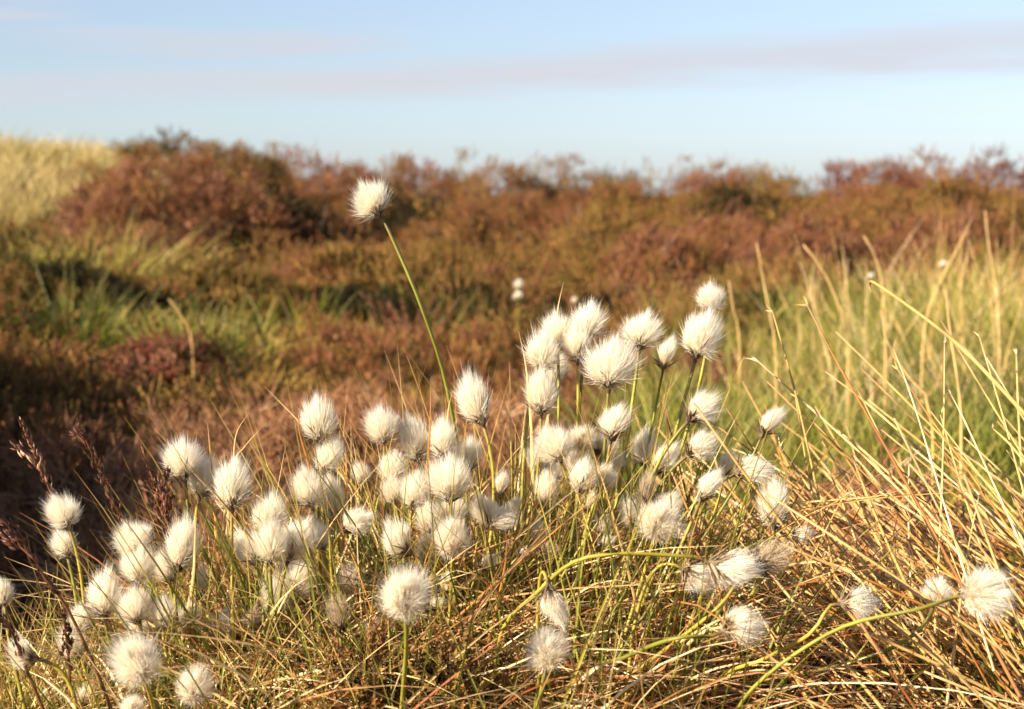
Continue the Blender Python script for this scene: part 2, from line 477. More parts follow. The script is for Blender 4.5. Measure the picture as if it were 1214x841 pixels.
def build_cover():
    r = np.random.default_rng(21); g = Geo(); cnt = 0
    for _ in range(4000):
        y = r.uniform(3.0, 10.6) ; x = r.uniform(-.70, .70) * y
        if r.uniform() > (y / 11) ** .6: continue
        if in_green(x, y) or (x < -.95 - .06 * y and y > 7.2) or (x < -.45 and x > -1.1 and 3.4 < y < 4.6): continue
        rad = r.uniform(.07, .25); h = rad * r.uniform(.4, 1.1)
        if y > 8.2: h *= .9; rad *= 1.2
        w = wavy(x * 1.3 + 5, y * 1.3)
        col = np.clip(.46 + .30 * w + r.normal() * .22, .0, .95)
        fill_cushion(g, x, y, rad, h, int(60 + 190 * rad / .2), col, r, (.028, .055), SPRIGS, 0, .07)
        cnt += 1
        if cnt > 430: break
    # larger mounds, spaced so that each throws its shade on the next
    spots = []
    for _ in range(3000):
        y = r.uniform(3.6, 10.0); x = r.uniform(-.68, .68) * y
        rad = r.uniform(.17, .38)
        if in_green(x - rad, y) or in_green(x, y) or (x < -.95 - .06 * y and y > 7.2) or (x < -.45 and x > -1.1 and 3.4 < y < 4.6): continue
        if any(((x - q[0]) / q[2]) ** 2 + ((y - q[1]) / q[2]) ** 2 < 1 for q in KEEP): continue
        if any((x - a) ** 2 + (y - b) ** 2 < (.75 * (rad + c)) ** 2 for a, b, c in spots): continue
        spots.append((x, y, rad))
        top = (.17 if y < 7.5 else .34) * r.uniform(.55, 1.15)
        col = np.clip(.47 + .26 * wavy(x * 1.1 + 9, y * 1.1) + r.normal() * .20, .05, .97)
        fill_cushion(g, x, y, rad, top, int(2600 * rad / .3), col, r, (.03, .055), SPRIGS, 0, .07)
        if len(spots) > 125: break
    # the bank to the left that shades the hollow
    for _ in range(95):
        y = r.uniform(1.45, 3.1)
        rad = r.uniform(.13, .22)
        x = -.43 * y - rad - r.uniform(0, .8)
        fill_cushion(g, x, y, rad, rad * 1.3, 200, r.uniform(.2, .8), r, (.05, .09))
    o = link('heather_cover', g.mesh('heather cover', M_heather))
    tag(o, 'mixed brown and olive low heather covering the slope', 'heather', kind='stuff')


build_cover()


def blades(g, root, lean, L, w0, rnd, bend=.35, droop=.25, K=6, r=rng, mi=0, fold=0.0, power=1.6):
    """root (n,3), lean (n,3) initial direction, L (n,), w0 (n,)"""
    n = len(root); s = np.linspace(0, 1, K)[None, :, None]
    d = norm(lean)
    hor = r.normal(size=(n, 3)); hor[:, 2] *= .3
    hor = norm(hor) * .5 + norm(d * np.array([1, 1, 0]) + 1e-6) * .7
    P = root[:, None] + L[:, None, None] * (d[:, None] * s + hor[:, None] * (bend * r.uniform(.1, 1, (n, 1, 1))) * s ** 2
                                          - np.array([0, 0, 1.0]) * (droop * r.uniform(0, 1, (n, 1, 1))) * s ** 2.3)
    W = w0[:, None] * np.clip(1.05 - np.linspace(0, 1, K)[None] ** power, .06, 1)
    side = norm(np.cross(d, norm(r.normal(size=(n, 3)))))
    g.ribbons(P, W, side, rnd, mi, fold)
    return P


def up_dirs(n, spread, r, bias=(0, 0, 0)):
    v = r.normal(size=(n, 3)) * spread; v[:, 2] = 1
    return norm(v + np.array(bias))


def build_moss():
    r = np.random.default_rng(31); g = Geo()
    for (px, py, d, w, n) in [(180, 440, 4.0, 150, 1600), (330, 470, 3.7, 190, 2200), (470, 445, 4.0, 260, 3600), (530, 470, 3.6, 190, 2400),
                              (440, 400, 4.4, 160, 1500), (690, 262, 7.0, 90, 900), (370, 330, 5.2, 60, 500), (60, 330, 5.0, 150, 900), (600, 330, 5.2, 200, 900)]:
        c = at(px, py, d); ra = w * d / F_PX / 2
        x = c[0] + r.normal(size=n) * ra * .6; y = c[1] + r.normal(size=n) * ra * .8
        z = ground(x, y) + .02
        rt = np.stack([x, y, z], 1)
        blades(g, rt, up_dirs(n, .7, r), r.uniform(.04, .10, n), r.uniform(.003, .007, n), np.clip(r.normal(.5, .25, n), 0, 1), r=r, K=4)
    o = link('golden_moss', g.mesh('golden moss', M_moss))
    tag(o, 'golden green moss and short grass in the hollows', 'moss', kind='stuff')


build_moss()


def build_green():
    r = np.random.default_rng(41); g = Geo()
    n = 23000
    y = r.uniform(1.75, 4.8, n); x = (.12 + .10 * (y - 2)) + np.abs(r.normal(size=n)) * .66 * (y / 2.4)
    edge = wavy(x * 2.2, y * 2.2) * .25
    k = (y + edge > 2.0) & (x < .62 * y + .25) & (y - edge < 4.7); x, y = x[k], y[k]; n = len(x)
    rt = np.stack([x, y, ground(x, y)], 1)
    tuft = wavy(x * 4.5, y * 4.5)
    L = r.uniform(.10, .27, n) * (1 + .3 * tuft)
    col = np.clip(.30 + .16 * wavy(x * 3, y * 3) + r.normal(size=n) * .16 + .12 * (y - 2.6), 0, 1)
    blades(g, rt, up_dirs(n, .28, r, (-.05, 0, 0)), L, r.uniform(.0025, .005, n), col, r=r, bend=.35, droop=.3)
    # sparse green among the heather
    for (px, py, d, w, n2) in [(560, 385, 4.6, 110, 200), (240, 470, 3.9, 80, 180), (330, 420, 4.4, 150, 90), (520, 350, 5.0, 140, 110), (690, 290, 6.2, 110, 200)]:
        c = at(px, py, d); ra = w * d / F_PX / 2
        x = c[0] + r.normal(size=n2) * ra * .7; y = c[1] + r.normal(size=n2) * ra
        blades(g, np.stack([x, y, ground(x, y)], 1), up_dirs(n2, .3, r), r.uniform(.1, .24, n2), r.uniform(.003, .005, n2), np.clip(r.normal(.4, .2, n2), 0, 1), r=r)
    o = link('green_grass', g.mesh('green grass', M_grass))
    tag(o, 'bright yellow green grass beside and behind the cotton grass', 'grass', kind='stuff')


build_green()


def build_hill_grass():
    r = np.random.default_rng(43); g = Geo(); n = 20000
    y = r.uniform(6.8, 11.5, n); x = -1.15 - .06 * y - np.abs(r.normal(size=n)) * 1.4
    rt = np.stack([x, y, ground(x, y)], 1)
    blades(g, rt, up_dirs(n, .4, r), r.uniform(.10, .26, n), r.uniform(.005, .010, n), np.clip(.5 + .25 * wavy(x * 2, y * 2) + r.normal(size=n) * .2, 0, 1), r=r, K=5)
    o = link('hill_grass', g.mesh('hill grass', M_yellow))
    tag(o, 'bleached yellow grass on the hill at the upper left', 'grass', kind='stuff')


build_hill_grass()


def grass_tussock(px, py, d, w_px, n, L, mat, label, colc=.45):
    r = np.random.default_rng(int(px + d * 31)); g = Geo()
    c = at(px, py, d); z0 = float(ground(c[0], c[1])); ra = w_px * d / F_PX / 2
    p = r.normal(size=(n, 2)) * ra * .5
    rt = np.stack([p[:, 0], p[:, 1], ground(c[0] + p[:, 0], c[1] + p[:, 1]) - z0], 1)
    lean = np.stack([p[:, 0] / ra * .7, p[:, 1] / ra * .7, np.ones(n)], 1) + r.normal(size=(n, 3)) * .2
    blades(g, rt, lean, r.uniform(*L, n), r.uniform(.004, .007, n), np.clip(r.normal(colc, .22, n), 0, 1), r=r, bend=.4, droop=.4)
    root = empty('grass_tussock', (c[0], c[1], z0), label, 'grass tussock', 'grass tussocks behind the cotton grass')
    o = link('leaf', g.mesh('tussock leaves', mat), root); o['kind'] = 'stuff'


grass_tussock(110, 395, 5.2, 170, 620, (.14, .36), M_grass, 'green arching grass tussock below the largest russet heather bush', .72)
grass_tussock(30, 420, 4.8, 90, 260, (.10, .24), M_grass, 'green grass tussock at the left edge beside the dark hollow', .4)
grass_tussock(25, 290, 7.0, 120, 900, (.14, .28), M_yellow, 'yellowish grass tussock on the hill at the left edge', .4)
grass_tussock(90, 470, 4.0, 130, 260, (.12, .26), M_grass, 'dark green grass tussock lying in the shaded hollow', .15)
grass_tussock(225, 480, 3.9, 80, 380, (.12, .24), M_grass, 'small green grass tussock beside the dark red hummock', .45)


# ------------------------------------------------------------------ pale reeds on the right, out of focus
def stalk_mesh(points, r0, r1, rnd, mat, origin, kink=True, name='stalk'):
    g = Geo(); P = spline(points, 14)
    g.tubes((P - origin)[None], np.linspace(r0, r1, 14)[None], np.array([rnd]), sides=6)
    return g.mesh(name, mat, smooth_sh=True)


def build_reeds():
    r = np.random.default_rng(51); g = Geo(); n = 60
    y = r.uniform(2.9, 4.5, n); x = y * (.175 + .17 * r.uniform(0, 1, n) ** .8)
    rt = np.stack([x, y, ground(x, y)], 1)
    lean = up_dirs(n, .17, r, (-.05, 0, 0))
    L = r.uniform(.22, .42, n)
    s = np.linspace(0, 1, 7)[None, :, None]
    hor = r.normal(size=(n, 3)) * .16; hor[:, 2] = 0
    P = rt[:, None] + L[:, None, None] * (lean[:, None] * s + hor[:, None] * s ** 2)
    R = r.uniform(.0009, .0017, n)[:, None] * np.linspace(1, .35, 7)[None]
    g.tubes(P, R, np.clip(r.normal(.7, .18, n), 0, 1), sides=4)
    n = 2300                                            # finer dry blades between them
    y = r.uniform(2.9, 4.9, n); x = y * (.12 + .25 * r.uniform(0, 1, n) ** .65)
    blades(g, np.stack([x, y, ground(x, y)], 1), up_dirs(n, .3, r), r.uniform(.12, .30, n), r.uniform(.0016, .0035, n), np.clip(r.normal(.8, .15, n), 0, 1), r=r)
    o = link('dry_reeds', g.mesh('dry reeds', M_straw))
    tag(o, 'pale dry reeds standing behind the green grass', 'reeds', kind='stuff')


build_reeds()

REEDS = [  # tip -> foot pixels, distance, colour, label
    ([(897, 288), (908, 350), (920, 425)], 2.7, .65, 'tall pale reed standing alone left of the other blurred reeds'),
    ([(864, 333), (870, 370), (877, 410)], 2.9, .6, 'short pale reed beside the dark brown heather bush'),
    ([(952, 290), (978, 325), (1000, 380), (1005, 425)], 2.8, .7, 'pale reed leaning to the left over the dark brown heather bush'),
    ([(1168, 250), (1172, 290), (1180, 340), (1185, 420)], 3.0, .8, 'tall straight pale reed below the red heather at the right'),
    ([(1152, 260), (1135, 295), (1112, 340), (1095, 400)], 3.0, .75, 'pale reed leaning to the right across the upright reeds'),
    ([(1024, 280), (1040, 310), (1048, 360), (1050, 420)], 2.9, .75, 'pale reed with a bent tip left of the upright reeds'),
    ([(1045, 368), (1050, 400), (1070, 440), (1105, 500)], 1.9, .6, 'blurred tan stalk rising from the green grass below the dark olive bush'),
    ([(1122, 345), (1126, 390), (1135, 450), (1140, 520)], 1.9, .7, 'blurred upright tan stalk right of the dark olive bush'),
    ([(200, 355), (215, 375), (228, 410)], 3.3, .55, 'curved tan grass stalk with a pink tip above the hollow'),
]
for pts, d, c, lab in REEDS:
    W = [at(px, py, d) for px, py in pts]
    foot = W[-1].copy(); foot[2] = ground(foot[0], foot[1]); W.append(foot)
    o = link('reed', stalk_mesh(W[::-1], .0022, .0012, c, M_straw, foot))
    o.location = foot
    tag(o, lab, 'reed', 'pale reeds out of focus', 'thing')

# ------------------------------------------------------------------ cotton grass heads
def make_fluff(seed, W=.5, phi=120, n=1500, sweep=0.0, shag=.12, mat=None, tufts=110, up=.45):
    """unit height head, base at the origin, axis +Z"""
    r = np.random.default_rng(seed); g = Geo()
    # strands gather in tufts (each tuft the bristles of one seed)
    tc = 1 - r.uniform(0, 1, tufts) * (1 - math.cos(math.radians(phi))); ta = r.uniform(0, TAU, tufts)
    tl = r.uniform(1 - shag, 1 + shag * .5, tufts)
    k = r.integers(0, tufts, n)
    n = int(n * 1.7); k = r.integers(0, tufts, n)
    c = np.clip(tc[k] + r.normal(size=n) * .25, math.cos(math.radians(phi + 8)), 1); a = ta[k] + r.normal(size=n) * .5
    s = np.sqrt(1 - c * c)
    dirs = np.stack([np.cos(a) * s, np.sin(a) * s, c], 1)
    ln = tl[k] * r.uniform(.55, 1.06, n) * np.where(r.uniform(size=n) < .08, r.uniform(1.02, 1.22, n), 1)
    cen = np.array([0, 0, .47])
    end = cen + dirs * np.array([W, W, .53]) * ln[:, None]
    end[:, 2] = np.maximum(end[:, 2], .06)
    z0 = np.clip(.04 + .30 * r.uniform(0, 1, n) * (.4 + .6 * (c + 1) / 2), 0, .4)
    st = np.stack([np.cos(a) * s * .06, np.sin(a) * s * .06, z0], 1)
    mid = st * .45 + end * .55 + np.array([0, 0, 1]) * (-.10 * up) + dirs * np.array([1, 1, .2]) * .10 * W * 2
    t = np.linspace(0, 1, 5)[None, :, None]
    P = st[:, None] * (1 - t) ** 2 + mid[:, None] * 2 * t * (1 - t) + end[:, None] * t ** 2
    P = P + r.normal(size=(n, 1, 3)) * .05 * t ** 2 + r.normal(size=(tufts, 1, 3))[k] * .045 * t ** 2
    lop = r.normal(size=2) * .09                         # no head is quite even
    P[..., :2] += lop * np.clip(P[..., 2:3], 0, 2) ** 2
    if sweep:
        P[..., 0] += sweep * np.clip(P[..., 2], 0, 2) ** 2 * .6
    wd = r.uniform(.005, .0105, n)[:, None] * np.array([.9, 1.1, .95, .55, .05])[None]
    side = norm(np.cross(norm(end - st), norm(r.normal(size=(n, 3)))))
    g.ribbons(P, wd, side, r.uniform(0, 1, n))
    # brown seeds at the roots of the bristles
    m = 26; q = r.integers(0, n, m)
    B = P[q][:, 1:3] * np.array([.9, .9, .9]); B = np.stack([B[:, 0], B.mean(1), B[:, 1]], 1)
    g.ribbons(B, np.tile([.01, .03, .008], (m, 1)), side[q], np.zeros(m))
    g.s[-1] *= 0.15
    return g.mesh('cotton head', mat or M_fluff)


def make_bracts(seed):
    r = np.random.default_rng(seed); g = Geo(); n = 54
    a = r.uniform(0, TAU, n); lo = r.uniform(.08, .30, n) * r.choice([.7, 1, 1.35], n); out = r.uniform(.2, 1.3, n)
    d = norm(np.stack([np.cos(a) * out, np.sin(a) * out, np.ones(n)], 1))
    st = np.stack([np.cos(a) * .035, np.sin(a) * .035, r.uniform(-.05, .06, n)], 1)
    t = np.linspace(0, 1, 4)[None, :, None]
    P = st[:, None] + d[:, None] * lo[:, None, None] * t + r.normal(size=(n, 1, 3)) * .035 * t ** 2 + np.stack([np.cos(a), np.sin(a), -.2 + 0 * a], 1)[:, None] * (lo[:, None, None] * .25 * t ** 2)
    W = r.uniform(.022, .045, n)[:, None] * np.array([.8, 1, .55, .05])[None]
    g.ribbons(P, W, norm(np.stack([-np.sin(a), np.cos(a), 0 * a], 1)), r.uniform(0, 1, n), fold=.25)
    k = np.array([[[0, 0, -.10], [0, 0, -.05], [0, 0, .02], [0, 0, .10], [0, 0, .16]]])
    g.tubes(k, np.array([[.020, .028, .034, .03, .01]]), np.array([.15]), sides=7)
    return g.mesh('bracts', M_bract)


FLUFF = {
    'E': [make_fluff(100 + i, W=.37, phi=132, n=2000, shag=.20) for i in range(7)],            # tall egg
    'R': [make_fluff(120 + i, W=.50, phi=128, n=2200, shag=.24) for i in range(8)],            # round, flared from a narrow base
    'G': [make_fluff(140 + i, W=.52, phi=140, n=2300, shag=.16) for i in range(4)],            # full globe
    'S': [make_fluff(160 + i, W=.34, phi=95, n=1900, shag=.34, sweep=.35, tufts=40) for i in range(6)],   # swept by the wind
    'T': [make_fluff(180 + i, W=.27, phi=70, n=900, shag=.30, sweep=.18, tufts=22) for i in range(3)],    # thin torn tuft
    'B': [make_fluff(190 + i, W=.30, phi=125, n=420, shag=.30, tufts=30, mat=M_spent) for i in range(2)],  # spent, brown
}
BRACTS = [make_bracts(200 + i) for i in range(3)]

HEADS = """
74 605 40 42 -18 R 0|white head at the left end, with a brown grass spike crossing its front
75 643 28 34 -16 E .02|small head tucked just under the leftmost raised head
217 542 48 46 2 R 0|spiky flared head that stands highest in the left clump
243 564 36 48 12 E .03|head half hidden between the highest flared head and a cream egg shaped one
275 572 40 58 0 E 0|cream egg shaped head with two curved straw tips rising behind it
156 636 48 38 -18 R 0|wide head behind the long brown grass spike in the left clump
164 668 44 46 0 R 0|round cream head directly below the wide head by the brown spike
218 642 38 64 8 E 0|tall cream egg shaped head behind the dark upright grass spike
196 670 28 38 -5 E .03|narrow head with an orange brown base beside the tall egg shaped head
122 702 38 56 -8 E 0|ragged pointed head standing alone at the left of the low left group
159 716 40 44 -5 R 0|round head just above the blurred globe in the left clump
194 724 32 40 0 R .02|small round head in the middle of the low left row
97 731 30 34 10 E .03|white head beside a dark upright spikelet, upper of a pair
86 760 38 38 -10 R .03|white head behind the small dark upright spikelet, lower of a pair
160 784 62 54 0 G -.15|large blurred globe head near the lower left corner
229 813 44 44 5 G -.08|cream globe head near the bottom edge, below the low left row
24 777 46 36 -72 S -.06|untidy head blown over sideways in the lower left corner
4 700 24 34 0 E 0|head cut by the left edge above the blown over one
225 732 36 36 0 R .04|head half hidden behind green stems, right of the low left row
265 739 38 36 15 R .04|head with a dark base at the right end of the low left row
237 690 22 38 0 T .05|thin tuft low down among straw right of the tall egg shaped head
155 838 32 30 0 G -.08|head peeping over the bottom edge under the large blurred globe
101 824 26 30 10 T .05|small shaded tuft deep in the grass near the lower left corner
161 747 28 34 0 E .04|head squeezed between the round head and the large blurred globe
276 794 22 32 10 T .05|thin white tuft deep in the straw, right of the low globe head
378 496 40 52 -4 E 0|egg shaped head on an upright stem, the upper of two standing one above the other
390 538 34 44 10 R 0|head with spread brown bracts, close below the upright egg shaped head
365 577 40 48 -10 R .02|pale head behind an orange curved blade, left of two close heads
395 590 30 54 -4 E .03|pale narrow head behind the stems, right of two close heads
421 616 38 36 55 S 0|head streaming out to the right below the pair of upright heads
320 607 42 48 0 R 0|topmost head of the crowded knot of white heads left of centre
295 646 34 44 -12 E .02|left hand head of the crowded knot left of centre
321 642 42 50 -3 R -.02|front head in the middle of the crowded knot left of centre
353 637 44 52 14 R -.01|right hand head of the crowded knot, with a dark ragged base
379 634 24 34 0 E .03|little head just right of the crowded knot
328 703 36 50 -4 E .02|pale tall head low beneath the crowded knot
355 687 34 42 12 R .02|head with a dark base low beneath the right side of the crowded knot
402 722 32 54 4 B -.05|spent tan seed head on a thick green stem in the straw
416 686 30 42 5 E .05|pale shaded head behind the spent tan seed head
453 502 42 44 -4 R 0|clean round head on a bare stem left of two upright egg shaped heads
466 552 30 40 8 E 0|small pointed head under the clean round head
492 519 34 52 -3 E 0|left one of two upright egg shaped heads under the tall leaning stem
525 518 30 48 4 E 0|right one of two upright egg shaped heads, touched by an orange blade
559 471 36 62 -12 E 0|tall thick head on a yellow stem just right of the long leaning stem
533 565 54 54 0 R -.01|broad flared head crossed by the long leaning stem
554 538 36 40 5 R .03|head showing behind the broad flared head
491 580 36 44 0 R .03|head behind the straw at the left side of the broad flared head
464 580 28 34 -10 R .04|faint head behind the small pointed head
509 613 30 40 0 E .03|head below and left of the broad flared head
468 641 52 44 -50 S 0|head swept to the left with a dark base, above the blurred centre globe
536 636 46 58 0 G -.05|soft globe head with a brown middle facing the viewer, on a cut looking green stem
507 648 28 40 5 E .04|shaded head between the left swept head and the brown centred globe
478 703 64 64 0 G -.17|biggest blurred globe head low in the middle of the tussock
573 604 32 38 -20 R .02|left head of a silky pair right of the brown centred globe
594 612 36 36 55 S .01|right head of a silky pair, swept to the right behind a red brown blade
593 573 20 30 0 T .02|tiny tuft standing by itself left of the large white cluster
536 603 38 34 0 R .02|head wedged between the broad flared head and the brown centred globe
646 415 44 46 14 R 0|big cream head at the left shoulder of the top cluster
660 389 38 40 6 R .01|bright white head with a thin straw rising from behind it, in the top cluster
697 379 42 44 4 R .01|highest round head of the dense top cluster
684 404 32 44 -3 E 0|small head in the middle of the dense top cluster, on a dark necked stem
723 428 66 58 8 R -.02|largest silky head of the top cluster, with a dark ragged base at its right
760 390 46 44 0 R 0|round cream head right of the top cluster, standing clear
790 418 26 36 10 T 0|narrow tuft between the clear round head and the brown based head
843 351 34 32 8 R 0|small bright head at the top of the right hand stems
833 394 46 58 20 R 0|head with a large dark brown scaly base under the small bright head
642 462 36 54 5 E -.01|dull cream egg shaped head with a dark base below the left shoulder head
660 435 24 32 0 E .04|small head showing behind the dull cream egg shaped one
728 499 40 42 18 S 0|silky head leaning right below the largest silky head
653 526 46 42 -30 R 0|bright head with a ragged left edge in the middle of the lower cluster
689 518 36 38 0 G .01|soft rounded head in the middle of the lower cluster, under a fork of stems
637 541 28 34 -10 R .03|head at the left side of the lower cluster behind green stems
718 525 34 30 40 S .02|head just beneath the silky right leaning one in the lower cluster
688 546 30 34 0 E .02|white head behind the crossing stems at the heart of the lower cluster
656 555 24 30 0 R .03|little head beneath the ragged edged bright head
647 579 26 42 0 E .02|loose greyish head below the lower cluster at its left
691 562 30 42 8 E .01|head with a spread dark base at the bottom of the lower cluster
727 547 28 28 40 S .03|small white head at the right side of the lower cluster
719 566 30 32 30 R .03|white head under the small one at the right side of the lower cluster
713 620 28 30 0 R .05|greyish shaded head low behind crossing green stems
700 595 18 24 0 T .04|tiny tuft between the lower cluster and the shaded grey head
749 606 28 38 0 E .05|half hidden head left of the double globe, behind an upright stem
763 529 30 44 0 E .02|head crossed by a short dark stick, right of the lower cluster
833 483 46 42 42 S 0|silky head blown to the upper right with a dark grey base
832 529 48 38 58 S 0|cream head blown to the right, just under the dark based silky one
787 543 32 40 34 S .01|head behind a yellow stem, left of the cream blown head
858 549 22 34 0 T .02|starry little tuft between two heads blown to the right
839 574 28 40 32 S 0|pointed head with a brown base under the starry little tuft
893 554 50 40 62 S .01|wide head blown to the right at the start of the straw stalks
911 498 28 38 25 T 0|slim tufted head standing apart at the edge of the green grass
916 596 34 54 4 E 0|upright oblong head in front of the straw stalks
769 575 22 48 14 B 0|spent brown seed head with bare scales above the double globe
780 615 54 50 0 G -.07|front globe of a double head, brown in its middle
792 598 34 36 10 R 0|head looking over the top of the brown middled double globe
812 631 24 28 30 T .02|small tuft at the right side of the double globe
868 679 54 52 112 S -.11|drooping silky head at the end of a bowed green stem; 700,660 640,700 590,765
829 687 40 42 125 S -.06|pale drooping head just left of the bowed green stem's silky head
919 660 46 50 62 B -.10|blurred brownish fluffy head at the end of a thick slanting stem; 850,722 770,785 700,845
881 740 60 46 74 S -.11|large silky head streaming right along the low bowed stem; 800,757 745,778 690,812
950 634 28 26 80 T .01|small tuft behind the blurred brownish head
1020 711 46 42 78 S -.12|white head lying over to the right among the leaning straw; 960,752 905,782 850,812
1112 702 36 34 10 R -.03|white head low behind the straw stalks toward the right
1173 703 62 54 72 G -.17|blurred tan white head far right at the end of the longest slanting stem; 1090,722 985,750 880,832
656 719 34 46 170 S -.10|limp white tuft hanging upside down in the straw
652 649 36 26 60 B .02|flattened tan seed head in the straw below the lower cluster
719 641 26 20 60 T .02|small white scrap of fluff below the shaded grey head
648 768 50 50 0 G -.13|blurred cream globe near the bottom edge, right of the biggest one
437 236 47 42 -30 R 0|single head on the tallest stem, high above all the others; 500,365 532,470 556,640
798 831 34 30 20 B .03|greyish spent head at the bottom edge right of centre
579 666 24 26 40 T .02|small silky scrap in the straw under the pair right of the brown centred globe
529 690 22 26 0 T .02|tiny white tuft right beside the top of the biggest blurred globe
517 715 24 22 60 T .02|scrap of white fluff low in the straw, right of the biggest blurred globe
640 630 24 28 0 R .03|little head low among green stems under the loose greyish head
622 655 22 18 50 T .03|bluish white scrap in the shade under the little head among green stems
298 731 26 28 -10 B .01|tan tuft in the straw below the left side of the crowded knot
438 743 20 24 0 T .02|small dull white tuft in the straw left of the biggest blurred globe
345 668 28 32 5 E .03|head behind the foot of the crowded knot, above two low heads
430 560 22 26 0 E .06|faint head far back between the upright pair and the clean round head
605 600 22 26 20 T .04|tiny back tuft between the silky pair and the lower cluster
853 717 22 32 -10 B .02|ragged tan tuft squeezed between the two drooping silky heads
"""

UPV = np.array([0, 0, 1.0])
hr = np.random.default_rng(77)


def axis_frame(ax, spin):
    z = ax / np.linalg.norm(ax)
    x = RIGHT - z * np.dot(RIGHT, z)
    if np.linalg.norm(x) < .2: x = UP - z * np.dot(UP, z)
    x /= np.linalg.norm(x); y = np.cross(z, x)
    M = Matrix(((x[0], y[0], z[0]), (x[1], y[1], z[1]), (x[2], y[2], z[2])))
    return M @ Matrix.Rotation(spin, 3, 'Z')


def cotton_plant(x, y, w, h, tilt, style, d, label, via=(), group='cotton grass in flower', foot=None, i=0):
    t = math.radians(tilt + hr.normal() * 5)
    lean_to = {'G': .9}.get(style, hr.uniform(-.12, .30))
    ax = RIGHT * math.sin(t) + UP * math.cos(t)
    ax = norm(ax * math.cos(lean_to) - FWD * math.sin(lean_to))
    H = h * d / F_PX * 1.10
    cen = at(x, y, d); base = cen - ax * H * .47
    # where the stem roots
    if foot is None:
        if via: fx = via[-1][0]
        elif x > 700: fx = 690 + (x - 700) * .30 + hr.normal() * 12
        elif x < 160: fx = x + 45 + hr.normal() * 14
        else: fx = x + (480 - x) * .10 + hr.normal() * 14
        f = at(fx, 800, min(max(d, .98), 1.14) + hr.normal() * .02)
        f[2] = ground(f[0], f[1]) - .01
    else: f = foot
    if via:
        pts = [f] + [at(a, b, d + .03 * k) for k, (a, b) in enumerate(via)][::-1] + [base - ax * H * .35, base]
        if pts[1][2] < f[2] + .02: pts = pts[1:]
        f = pts[0]
        P = spline(pts, 26)
    else:
        D = np.linalg.norm(base - f)
        P = bezier([f, f + (UPV * .75 + (base - f) / D * .5) * D * .30, base - ax * D * .30 + UPV * 0, base], 22)
    root = empty('cotton_grass', f, label, 'cotton grass', group)
    g = Geo()
    r0 = .00125 if style not in 'T' else .0009
    nn = len(P)
    rr = np.linspace(1.12, .85, nn) * r0 * hr.uniform(.85, 1.1)
    g.tubes((P - f)[None], rr[None], np.array([hr.uniform(0, 1)]), sides=7)
    link('stem', g.mesh('cotton grass stem', M_stem, smooth_sh=True), root)
    me = FLUFF[style][int(hr.integers(0, len(FLUFF[style])))]
    o = link('seed_head', me, root)
    spin = {'S': hr.uniform(-.5, .5), 'T': hr.uniform(-.5, .5)}.get(style, hr.uniform(0, TAU))
    o.location = base - f
    o.rotation_mode = 'QUATERNION'; o.rotation_quaternion = axis_frame(ax, spin).to_quaternion()
    wk = {'E': .36, 'R': .50, 'G': .52, 'S': .40, 'T': .34, 'B': .32}[style]
    sx = min(1.35, max(.72, (w / h) / (wk * 2)))
    if style in 'ST': sx = min(1.25, max(.8, sx))
    o.scale = (H * sx, H * sx, H)
    b = link('bracts', BRACTS[int(hr.integers(0, 3))], o)
    b.scale = (1.8, 1.8, 1.45)
    return root


for i, line in enumerate(HEADS.strip().splitlines()):
    nums, lab = line.split('|')
    via = ()
    if ';' in lab:
        lab, v = lab.split(';'); via = [tuple(float(q) for q in p.split(',')) for p in v.split()]
    x, y, w, h, tilt, st, off = nums.split()
    x, y, w, h, tilt, off = map(float, (x, y, w, h, tilt, off))
    d = 1.11 - (y - 380) / 400 * .08 + off + hr.normal() * .006
    if y > 560 and off > -.05: d -= .022
    if y < 300: d = 1.08
    cotton_plant(x, y, w, h, tilt, st, d, ('cotton grass: ' if len(lab.split()) < 14 else '') + lab.strip(), via, i=i)

FAR = [(615, 337, 11, 12, 4.3, 'upper of two tiny distant white dots on the brown slope'),
       (613, 350, 12, 11, 4.3, 'lower of two tiny distant white dots on the brown slope'),
       (681, 356, 7, 8, 4.4, 'faint distant white dot behind the top of the white cluster'),
       (1032, 327, 8, 7, 3.6, 'distant white dot beside the bent tip of the orange stalk'),
       (1118, 313, 11, 8, 3.7, 'distant white dot among the pale reeds')]
for (x, y, w, h, d, lab) in FAR:
    p = at(x, y, d); f = np.array([p[0], p[1] + .02, ground(p[0], p[1] + .02)])
    cotton_plant(x, y, w, h, 0, 'R', d, lab + ', a cotton grass head', (), 'distant cotton grass', f)


# ------------------------------------------------------------------ the cotton grass tussock itself
def on_mound(n, r, sx=.40, sy=.21, cx=0.0, cy=1.07):
    x = cx + r.normal(size=n) * sx * .62; y = cy + r.normal(size=n) * sy * .62
    return np.stack([x, y, ground(x, y) - .01], 1)


